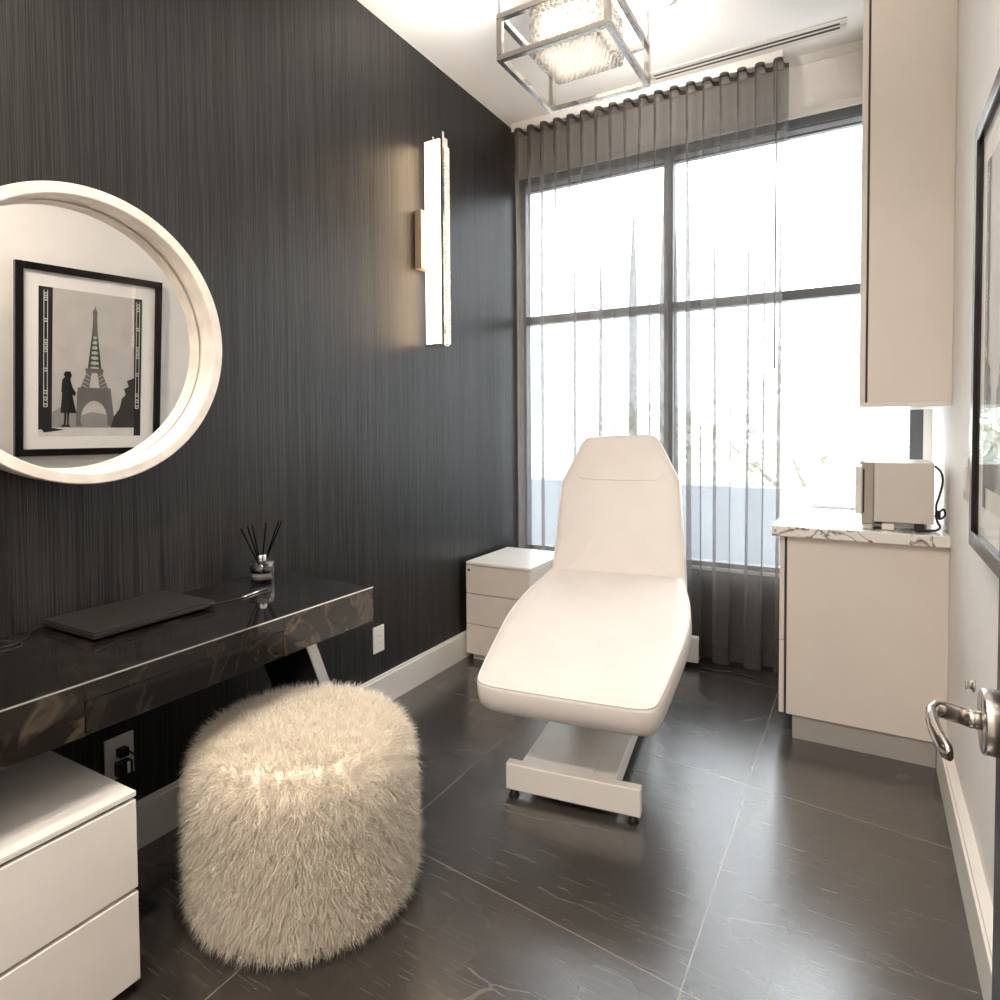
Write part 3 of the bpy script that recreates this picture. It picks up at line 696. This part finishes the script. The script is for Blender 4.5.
def cushion(ol, th, M_, crown=0.012, r=0.022):
    N = len(ol); cen = sum(ol, Vector((0, 0))) / N
    nr = []
    for i in range(N):
        t_ = ol[(i + 1) % N] - ol[i - 1]; q = Vector((t_.y, -t_.x)).normalized()
        if q.dot(ol[i] - cen) < 0: q = -q
        nr.append(q)
    bm = bmesh.new(); rings = []
    prof = [(-r * 1.4, -th), (-r * 0.5, -th + r * 0.25), (-r * .1, -th + r * 0.9), (0.002, -th * 0.55), (0, -r * 0.75), (-r * 0.22, -r * 0.25), (-r * 0.8, 0.0)]
    for off, z in prof: rings.append([bm.verts.new((*(ol[i] + nr[i] * off), z)) for i in range(N)])
    base = [ol[i] - nr[i] * r * 0.8 for i in range(N)]
    for s in (0.93, 0.8, 0.6, 0.4, 0.2): rings.append([bm.verts.new((*(cen + (b - cen) * s), crown * (1 - s ** 2.5))) for b in base])
    for a, b in zip(rings, rings[1:]):
        for i in range(N): bm.faces.new((a[i], a[(i + 1) % N], b[(i + 1) % N], b[i])).smooth = True
    bm.faces.new(rings[0][::-1]); c = bm.verts.new((cen.x, cen.y, crown))
    for i in range(N): bm.faces.new((rings[-1][i], rings[-1][(i + 1) % N], c)).smooth = True
    bmesh.ops.transform(bm, matrix=M_, verts=bm.verts)
    pip = [M_ @ Vector((*(ol[i] - nr[i] * r * 0.28), -r * 0.22)) for i in range(N)]
    return bm, pip
def chair():
    t = thing('treatment_chair', 'cream white upholstered treatment chair with reclined leg rest on white base', 'treatment chair', (-0.97, 2.7, 0))
    A = Vector((-0.898, 2.055, 0.468)); B = Vector((-1.017, 3.0, 0.698)); T = Vector((-1.08, 3.25, 1.345))
    ax = (B - A).normalized(); nn = LAT.cross(ax).normalized()
    seat = outline([(0, -0.012), (0.15, -0.011), (0.27, -0.006), (0.318, 0.018), (0.335, 0.08), (0.355, 0.25), (0.373, 0.44), (0.377, 0.58), (0.362, 0.74), (0.335, 0.88), (0.318, 0.965), (0.29, 0.985), (0.15, 0.99), (0, 0.99)])
    bm, pip = cushion(seat, 0.122, frame_matrix(A, LAT, ax, nn), 0.012, 0.026); obj('seat_cushion', bm, m_leather, t)
    bm = bmesh.new(); add_tube(bm, pip, 0.0038, 8, closed=True); obj('piping', bm, m_leather, t)
    ab = (T - B).normalized(); nb = LAT.cross(ab).normalized()
    if nb.y > 0: nb = -nb
    back = outline([(0, -0.10), (0.15, -0.10), (0.295, -0.10), (0.315, -0.085), (0.318, 0.0), (0.305, 0.24), (0.292, 0.46), (0.276, 0.495), (0.205, 0.65), (0.185, 0.682), (0.155, 0.696), (0.08, 0.70), (0, 0.702)])
    latb = ab.cross(nb)
    bm, pip = cushion(back, 0.09, frame_matrix(B, latb, ab, nb), 0.008, 0.022); obj('backrest', bm, m_leather, t)
    bm = bmesh.new(); add_tube(bm, pip, 0.003, 8, closed=True); obj('piping', bm, m_leather, t)
    Mb = frame_matrix(B, LAT, ab, nb)
    sp = [(-0.215, 0.492), (-0.20, 0.475), (-0.185, 0.463), (-0.1, 0.458), (0, 0.457), (0.1, 0.458), (0.185, 0.463), (0.20, 0.475), (0.215, 0.492)]
    bm = bmesh.new(); add_tube(bm, [Mb @ Vector((u, v, 0.0085 - 0.006 * (abs(u) / 0.2) ** 2)) for u, v in sp], 0.0036, 8); obj('headrest_seam', bm, m_leather, t)
    wire('power_cord', None, [(-1.02, 3.80, 0.02), (-0.92, 3.845, 0.006), (-0.82, 3.85, 0.005), (-0.73, 3.82, 0.005), (-0.64, 3.84, 0.005), (-0.5, 3.82, 0.005)], 0.004, parent=t)
    # base
    def bx(name, u0, u1, v0, v1, z0, z1, mat=m_steelw, bev=0.003):
        O = Vector((-0.908, 2.19, 0)); bm = bmesh.new(); add_box(bm, (u0, v0, z0), (u1, v1, z1), bev, 2, 0, frame_matrix(O, LAT, FWD, (0, 0, 1))); return obj(name, bm, mat, t)
    bx('base_bar', -0.252, 0.247, -0.02, 0.022, 0.027, 0.127, bev=0.004)
    bx('base_bar', -0.30, 0.325, 1.60, 1.65, 0.03, 0.175, bev=0.004)
    bx('base_beam', -0.200, 0.145, 0.0225, 1.5995, 0.075, 0.112)
    bx('beam_step', 0.065, 0.151, 0.0225, 1.5995, 0.045, 0.1155)
    bx('base_cover', -0.205, 0.065, 0.024, 0.60, 0.10, 0.118, bev=0.002)
    bx('lift_column', -0.15, 0.15, 0.62, 0.98, 0.110, 0.45)
    bx('seat_frame', -0.24, 0.24, 0.45, 0.9, 0.445, 0.475)
    for u in (-0.225, 0.22):
        for v in (0.0, 1.625):
            O = Vector((-0.908, 2.19, 0)) + LAT * u + FWD * v
            bm = bmesh.new(); add_lathe(bm, [(0.017, 0), (0.02, 0.004), (0.014, 0.010), (0.012, 0.031)], Matrix.Translation(O), 16); obj('levelling_foot', bm, m_black, t)
chair()

# ------------------------------------------------------------------ fluffy stool
def stool():
    c = Vector((-1.462, 1.412, 0))
    t = thing('fluffy_stool', 'round cream long-fur pouf stool standing in front of the black desk', 'stool', c)
    R, Ht = 0.313, 0.515
    prof = [(0.0, 0.012)] + [(R - 0.035, 0.012), (R - 0.008, 0.03), (R, 0.07), (R, 0.15), (R, 0.25), (R - 0.001, 0.39), (R - 0.013, 0.448), (R - 0.045, 0.484), (R - 0.12, 0.504), (R - 0.22, 0.512), (0.0, 0.515)]
    bm = bmesh.new(); add_lathe(bm, prof[1:-1] + [(0.001, 0.515)], None, 64); obj('body', bm, m_fur, t, local=True, smooth=True)
    for k in range(4):
        a = PI / 4 + k * PI / 2; bm = bmesh.new(); add_lathe(bm, [(0.02, 0), (0.02, 0.0125)], Matrix.Translation((0.2 * math.cos(a), 0.2 * math.sin(a), 0)), 14); obj('foot', bm, m_black, t, local=True)
    # fur strands: bent tapering blades built straight into one mesh
    rng = np.random.default_rng(3)
    pr = np.array(prof); seg = np.hypot(np.diff(pr[:, 0]), np.diff(pr[:, 1])); mid = (pr[1:, 0] + pr[:-1, 0]) / 2
    area = seg * np.maximum(mid, 1e-4); area[0] = 0; cum = np.cumsum(area) / area.sum()
    N = 60000
    k = np.searchsorted(cum, rng.random(N)); k = np.minimum(k, len(seg) - 1)
    ra, rb = pr[k, 0], pr[k + 1, 0]; q = rng.random(N)
    f = np.where(np.abs(rb - ra) > 1e-6, (np.sqrt(ra ** 2 + q * (rb ** 2 - ra ** 2)) - ra) / np.where(np.abs(rb - ra) > 1e-6, rb - ra, 1), q)
    r = ra + (rb - ra) * f; z = pr[k, 1] + (pr[k + 1, 1] - pr[k, 1]) * f
    th = rng.random(N) * 2 * PI
    tr, tz = (rb - ra), (pr[k + 1, 1] - pr[k, 1]); L0 = np.hypot(tr, tz); nr_, nz_ = tz / L0, -tr / L0
    root = np.stack([r * np.cos(th), r * np.sin(th), z], 1)
    nrm = np.stack([nr_ * np.cos(th), nr_ * np.sin(th), nz_], 1)
    # clumping: strands share a swirl direction in small cells
    cell = np.stack([np.floor(th * R / 0.022), np.floor(z / 0.022), np.floor(r / 0.022)], 1)
    h = np.sin(cell @ np.array([12.9898, 78.233, 37.719])) * 43758.5453; h1 = h - np.floor(h); h = np.sin(cell @ np.array([39.346, 11.135, 83.155])) * 24634.6345; h2 = h - np.floor(h)
    tang = np.stack([-np.sin(th), np.cos(th), np.zeros(N)], 1)
    swirl = tang * ((h1 - 0.5) * 1.3)[:, None] + np.cross(nrm, tang) * ((h2 - 0.5) * 0.9)[:, None]
    rand = rng.normal(size=(N, 3)) * 0.28
    d0 = nrm * 0.85 + swirl * 0.6 + rand; d0 /= np.linalg.norm(d0, axis=1)[:, None]
    grav = np.array([0, 0, -1.0])
    side = np.clip(1 - np.abs(nrm[:, 2]), 0, 1)
    ln = rng.uniform(0.030, 0.066, N) * (0.85 + 0.2 * side)
    steps = 3; pts = [root - nrm * 0.003]; d = d0.copy()
    for s in range(steps):
        pts.append(pts[-1] + d * (ln / steps)[:, None])
        d = d + grav * (0.16 + 0.36 * side)[:, None] + rng.normal(size=(N, 3)) * 0.12 + swirl * 0.25; d /= np.linalg.norm(d, axis=1)[:, None]
    for a_ in pts: a_[:, 2] = np.maximum(a_[:, 2], 0.002)
    wdt = rng.uniform(0.0006, 0.0011, N)
    ref = np.cross(d0, rng.normal(size=(N, 3))); ref /= np.linalg.norm(ref, axis=1)[:, None]
    b2 = np.cross(d0, ref)
    V = []
    for s in range(steps):
        ww = (wdt * (1 - 0.25 * s))[:, None]
        for a_ in (0, 2 * PI / 3, 4 * PI / 3): V.append(pts[s] + (ref * math.cos(a_) + b2 * math.sin(a_)) * ww)
    V.append(pts[steps]); nv = len(V)
    verts = np.stack(V, 1).reshape(-1, 3)
    base = (np.arange(N) * nv)[:, None]; quads = []
    for s in range(steps - 1):
        for j in range(3):
            a0, a1 = s * 3 + j, s * 3 + (j + 1) % 3; quads.append([a0, a1, a1 + 3, a0 + 3])
    tris = [[(steps - 1) * 3 + j, (steps - 1) * 3 + (j + 1) % 3, nv - 1] for j in range(3)]
    Q = (base[:, :, None] + np.array(quads)[None]).reshape(-1, 4); Tt = (base[:, :, None] + np.array(tris)[None]).reshape(-1, 3)
    me = bpy.data.meshes.new('fur_cover'); me.vertices.add(len(verts)); me.vertices.foreach_set('co', verts.ravel().astype(np.float32))
    loops = np.concatenate([Q.ravel(), Tt.ravel()]); me.loops.add(len(loops)); me.loops.foreach_set('vertex_index', loops.astype(np.int32))
    st = np.concatenate([np.arange(len(Q)) * 4, len(Q) * 4 + np.arange(len(Tt)) * 3]); me.polygons.add(len(st)); me.polygons.foreach_set('loop_start', st.astype(np.int32))
    me.polygons.foreach_set('use_smooth', np.ones(len(st), bool)); me.update(calc_edges=True); me.materials.append(m_fur)
    o = bpy.data.objects.new('fur_cover', me); C.objects.link(o); o.parent = t; o['kind'] = 'stuff'
stool()

# ------------------------------------------------------------------ kitchenette: base cabinet, worktop, wall cabinet
def base_cabinet():
    x0, x1, ya, yb = -0.292, XR - 0.001, 3.167, 4.03
    t = thing('base_cabinet', 'beige white base cabinet with grey toe kick under the counter by the window', 'cabinet', (0, 3.6, 0))
    boxo('carcass', (x0, ya + 0.018, 0.108), (x1, yb, 0.904), m_cab, t, 0.001)
    boxo('side_panel', (x0, ya, 0.108), (x1, ya + 0.0178, 0.904), m_cab, t, 0.0015)
    boxo('toe_kick', (-0.268, ya + 0.012, 0), (XR - 0.035, yb, 0.1078), pmat('grey_toe_kick', (0.40, 0.375, 0.35), 0.45), t, 0.001)
    boxo('shadow_gap', (x0 - 0.010, ya + 0.004, 0.112), (x0 - 0.0002, yb, 0.900), m_gap, t, 0)  # dark filler for the shade behind the drawer fronts
    boxo('drawer', (x0 - 0.030, ya, 0.762), (x0 - 0.0102, yb, 0.898), m_cab, t, 0.002)
    boxo('drawer', (x0 - 0.030, ya, 0.440), (x0 - 0.0102, yb, 0.757), m_cab, t, 0.002)
    boxo('drawer', (x0 - 0.030, ya, 0.110), (x0 - 0.0102, yb, 0.435), m_cab, t, 0.002)
base_cabinet()
tag(boxo('worktop', (-0.352, 3.135, 0.9045), (XR, 4.03, 0.951), m_counter, bevel=0.004), 'white quartz worktop with brown veins along its edge on the base cabinet', 'worktop')
def wall_cabinet():
    x0, x1, ya, yb, za, zb = 0.0, XR - 0.001, 3.167, 4.02, 1.484, ZC - 0.001
    t = thing('wall_cabinet', 'tall beige white wall cabinet hung above the counter up to the ceiling', 'wall cabinet', (0.15, 3.6, za))
    boxo('carcass', (x0 + 0.006, ya, za), (x1, yb, zb), m_cab, t, 0.0015)
    boxo('shadow_gap', (x0 - 0.002, ya + 0.005, za + 0.004), (x0 + 0.0058, yb, zb), m_gap, t, 0)  # dark filler for the shade between door and carcass
    boxo('door', (x0 - 0.024, ya, za), (x0 - 0.0022, yb, zb), m_cab, t, 0.002)
    boxo('bottom_panel', (x0 - 0.024, ya, za - 0.018), (x1, yb, za - 0.0002), m_white, t, 0.002)
wall_cabinet()

# towel warmer on the counter
def warmer():
    x0, x1, ya, yb, za, zb = -0.012, 0.241, 3.20, 3.50, 0.985, 1.235
    t = thing('towel_warmer', 'small beige steel hot towel cabinet standing on the counter', 'towel warmer', ((x0 + x1) / 2, 3.35, 0.951))
    boxo('body', (x0 + 0.045, ya, za), (x1, yb, zb), m_steel, t, 0.004)
    boxo('door', (x0, ya + 0.002, za - 0.012), (x0 + 0.0445, yb, zb), pmat('grey_brushed_door', (0.40, 0.35, 0.31), 0.35, 0.3, var=0.05), t, 0.004)
    boxo('handle', (x0 - 0.022, ya + 0.006, za + 0.028), (x0 + 0.004, ya + 0.028, zb - 0.02), m_plate, t, 0.004)
    boxo('handle_shadow', (x0 + 0.0045, ya - 0.0006, za + 0.035), (x0 + 0.011, ya + 0.002, zb - 0.03), m_black, t, 0)  # black strip put in as the shade beside the handle
    boxo('hinge', (x0 - 0.008, ya + 0.01, zb - 0.012), (x0 + 0.01, ya + 0.03, zb + 0.004), m_greyplate, t, 0.002)
    boxo('base_plate', (x0 + 0.004, ya + 0.03, 0.962), (x1 - 0.02, yb - 0.02, za - 0.001), m_greyplate, t, 0.002)
    boxo('foot', (x0 + 0.012, ya + 0.012, 0.951), (x0 + 0.042, ya + 0.04, za - 0.011), m_greyplate, t, 0.003)
    boxo('drip_tray', (x0 + 0.075, ya + 0.006, 0.953), (x0 + 0.118, ya + 0.029, 0.980), m_white, t, 0.002)
    for (x, y) in ((x1 - 0.065, ya + 0.01), (x0 + 0.05, yb - 0.04), (x1 - 0.065, yb - 0.04)): boxo('foot', (x, y, 0.951), (x + 0.035, y + 0.03, za - 0.0005), m_black, t, 0.003)
    boxo('foot_pad', (x0 + 0.048, ya + 0.002, za - 0.009), (x0 + 0.076, ya + 0.014, za - 0.0005), m_black, t, 0.002)
    boxo('vent', (x1, ya + 0.05, 1.12), (x1 + 0.004, ya + 0.1, 1.19), m_black, t, 0.001)
    bm = bmesh.new()
    import itertools
    P = [Vector(q) for q in ((x1 + 0.002, ya + 0.03, 1.222), (x1 + 0.022, ya + 0.03, 1.20), (x1 + 0.030, ya + 0.035, 1.16), (x1 + 0.020, ya + 0.04, 1.10), (x1 + 0.010, ya + 0.04, 1.06), (x1 + 0.014, ya + 0.04, 1.03), (x1 + 0.035, ya + 0.05, 1.045), (x1 + 0.040, ya + 0.05, 1.02), (x1 + 0.022, ya + 0.045, 1.005), (x1 + 0.008, ya + 0.04, 1.02), (x1 + 0.016, ya + 0.04, 0.99), (x1 + 0.024, ya + 0.045, 0.972), (x1 + 0.012, ya + 0.045, 0.958), (x1 - 0.02, ya + 0.03, 0.956), (x1 - 0.06, ya + 0.05, 0.956))]
    out = []
    for i in range(len(P) - 1):
        p0, p1, p2, p3 = P[max(i - 1, 0)], P[i], P[i + 1], P[min(i + 2, len(P) - 1)]
        for k in range(6):
            u = k / 6; out.append(0.5 * ((2 * p1) + (p2 - p0) * u + (2 * p0 - 5 * p1 + 4 * p2 - p3) * u * u + (3 * p1 - p0 - 3 * p2 + p3) * u ** 3))
    add_tube(bm, out + [P[-1]], 0.0044, 8); obj('power_cord', bm, m_black, t)
    boxo('cord_wrap', (x1 + 0.006, ya + 0.036, 1.005), (x1 + 0.026, ya + 0.054, 1.04), m_black, t, 0.005)
warmer()
bm = bmesh.new()
add_box(bm, (-0.245, 3.90, 0.9515), (-0.03, 3.99, 0.955), 0.001)
for (lo, hi) in (((-0.245, 3.90), (-0.03, 3.906)), ((-0.245, 3.984), (-0.03, 3.99)), ((-0.245, 3.906), (-0.239, 3.984)), ((-0.036, 3.906), (-0.03, 3.984))): add_box(bm, (*lo, 0.955), (*hi, 0.962))
tag(obj('tray', bm, pmat('pale_grey_metal', (0.55, 0.56, 0.58), 0.25, 0.5)), 'shallow pale grey tray lying on the counter beside the window', 'tray')

# ------------------------------------------------------------------ outlets, switches, door hardware
def outlet(y0, y1, z0, z1, label, insert=True):
    t = thing('wall_outlet', label, 'outlet', (XL, (y0 + y1) / 2, (z0 + z1) / 2))
    boxo('plate', (XL, y0, z0), (XL + 0.007, y1, z1), m_plate, t, 0.002)
    yc, zc_ = (y0 + y1) / 2, (z0 + z1) / 2; hh = (z1 - z0) * 0.27
    boxo('receptacle', (XL + 0.0068, yc - 0.017, zc_ - hh), (XL + 0.0085, yc + 0.017, zc_ + hh), m_white, t, 0.0006)
    for dz in (-0.018, 0.018):
        for dy in (-0.0065, 0.0065): boxo('slot', (XL + 0.0084, yc + dy - 0.001, zc_ + dz - 0.004), (XL + 0.0088, yc + dy + 0.001, zc_ + dz + 0.004), m_black, t, 0)
    return t
outlet(2.474, 2.556, 0.275, 0.406, 'white wall outlet above the baseboard right of the desk end')
outlet(1.147, 1.243, 0.264, 0.402, 'white wall outlet under the desk with a black plug in it')
t = thing('power_adapter', 'black plug and adapter in the outlet under the desk', 'power adapter', (XL + 0.01, 1.195, 0.33))
boxo('plug', (XL + 0.009, 1.180, 0.338), (XL + 0.035, 1.212, 0.366), m_black, t, 0.003)
boxo('adapter_block', (XL + 0.009, 1.172, 0.278), (XL + 0.045, 1.218, 0.325), m_black, t, 0.005)
boxo('tag_strip', (XL + 0.0455, 1.196, 0.288), (XL + 0.0465, 1.206, 0.326), m_plate, t, 0)
bm = bmesh.new(); add_tube(bm, [(XL + 0.03, 1.212, 0.350), (XL + 0.05, 1.225, 0.335), (XL + 0.05, 1.228, 0.30), (XL + 0.04, 1.215, 0.262), (XL + 0.03, 1.15, 0.20), (XL + 0.03, 1.05, 0.175)], 0.003, 8); obj('cord', bm, m_black, t)

def switch(y0, y1, z0, z1, label):
    t = thing('light_switch', label, 'switch', (XR, (y0 + y1) / 2, (z0 + z1) / 2), 'wall switches by the picture')
    boxo('plate', (XR - 0.010, y0, z0), (XR, y1, z1), m_switch, t, 0.002)
    boxo('rocker', (XR - 0.013, (y0 + y1) / 2 - 0.018, z0 + 0.03), (XR - 0.0078, (y0 + y1) / 2 + 0.018, z1 - 0.03), m_white, t, 0.002)
switch(2.49, 2.58, 1.30, 1.42, 'upper small white switch plate on the wall between cabinet and picture')
switch(2.60, 2.70, 1.145, 1.285, 'lower small white switch plate on the wall between cabinet and picture')
t = thing('door_bumper', 'small silver door bumper on the right wall behind the door lever', 'door bumper', (XR, 2.45, 0.60))
bm = bmesh.new(); add_lathe(bm, [(0.019, 0), (0.019, 0.006), (0.012, 0.008), (0.012, 0.018), (0.015, 0.020), (0.015, 0.024)], Matrix.Translation((XR, 2.45, 0.60)) @ Matrix.Rotation(-PI / 2, 4, 'Y'), 24); obj('body', bm, m_nickel, t)

def door():
    d = bpy.data.objects.new('door_1', None); C.objects.link(d); d['kind'] = 'structure'; d['label'] = 'dark door swung open along the right wall'
    d.location = (0.19, 0.75, 0)
    boxo('door_leaf', (0.168, 0.28, 0.01), (0.212, 1.195, 2.1), pmat('black_brown_door', (0.022, 0.018, 0.016), 0.4), d, 0.002)
    c = Vector((0.168, 1.118, 0.988)); R = Matrix.Rotation(-PI / 2, 4, 'Y')
    h = bpy.data.objects.new('door_handle', None); C.objects.link(h); h.parent = d; h.location = c - d.location
    bm = bmesh.new(); add_lathe(bm, [(0.044, 0), (0.044, 0.025), (0.0425, 0.027), (0.001, 0.0275)], R, 56); obj('rose', bm, m_nickel, h, local=True)
    bm = bmesh.new(); add_lathe(bm, [(0.0125, 0.027), (0.0125, 0.040), (0.011, 0.042)], R, 32); obj('spindle', bm, m_nickel, h, local=True)
    bm = bmesh.new()
    path = [(-0.040, 0.0, 0.0), (-0.055, 0.0, 0.003), (-0.068, -0.001, 0.006), (-0.078, -0.006, 0.007), (-0.084, -0.016, 0.005), (-0.085, -0.030, 0.0), (-0.083, -0.05, -0.005), (-0.079, -0.07, -0.010), (-0.074, -0.09, -0.014), (-0.071, -0.102, -0.016)]
    path = [Vector(q) for q in path]; rings = []; n = 16
    for i, q in enumerate(path):
        tv = (path[min(i + 1, len(path) - 1)] - path[max(i - 1, 0)]).normalized(); sd = tv.cross(Vector((0, 0, 1))).normalized(); u_ = sd.cross(tv).normalized()
        a, b = 0.0078, 0.0125
        if i == len(path) - 1: a, b = 0.004, 0.007
        rings.append([bm.verts.new(q + sd * a * math.cos(2 * PI * k / n) + u_ * b * math.sin(2 * PI * k / n)) for k in range(n)])
    for A, B in zip(rings, rings[1:]):
        for k in range(n): bm.faces.new((A[k], A[(k + 1) % n], B[(k + 1) % n], B[k])).smooth = True
    bm.faces.new(rings[0][::-1]); bm.faces.new(rings[-1]); obj('lever', bm, m_nickel, h, local=True)
door()
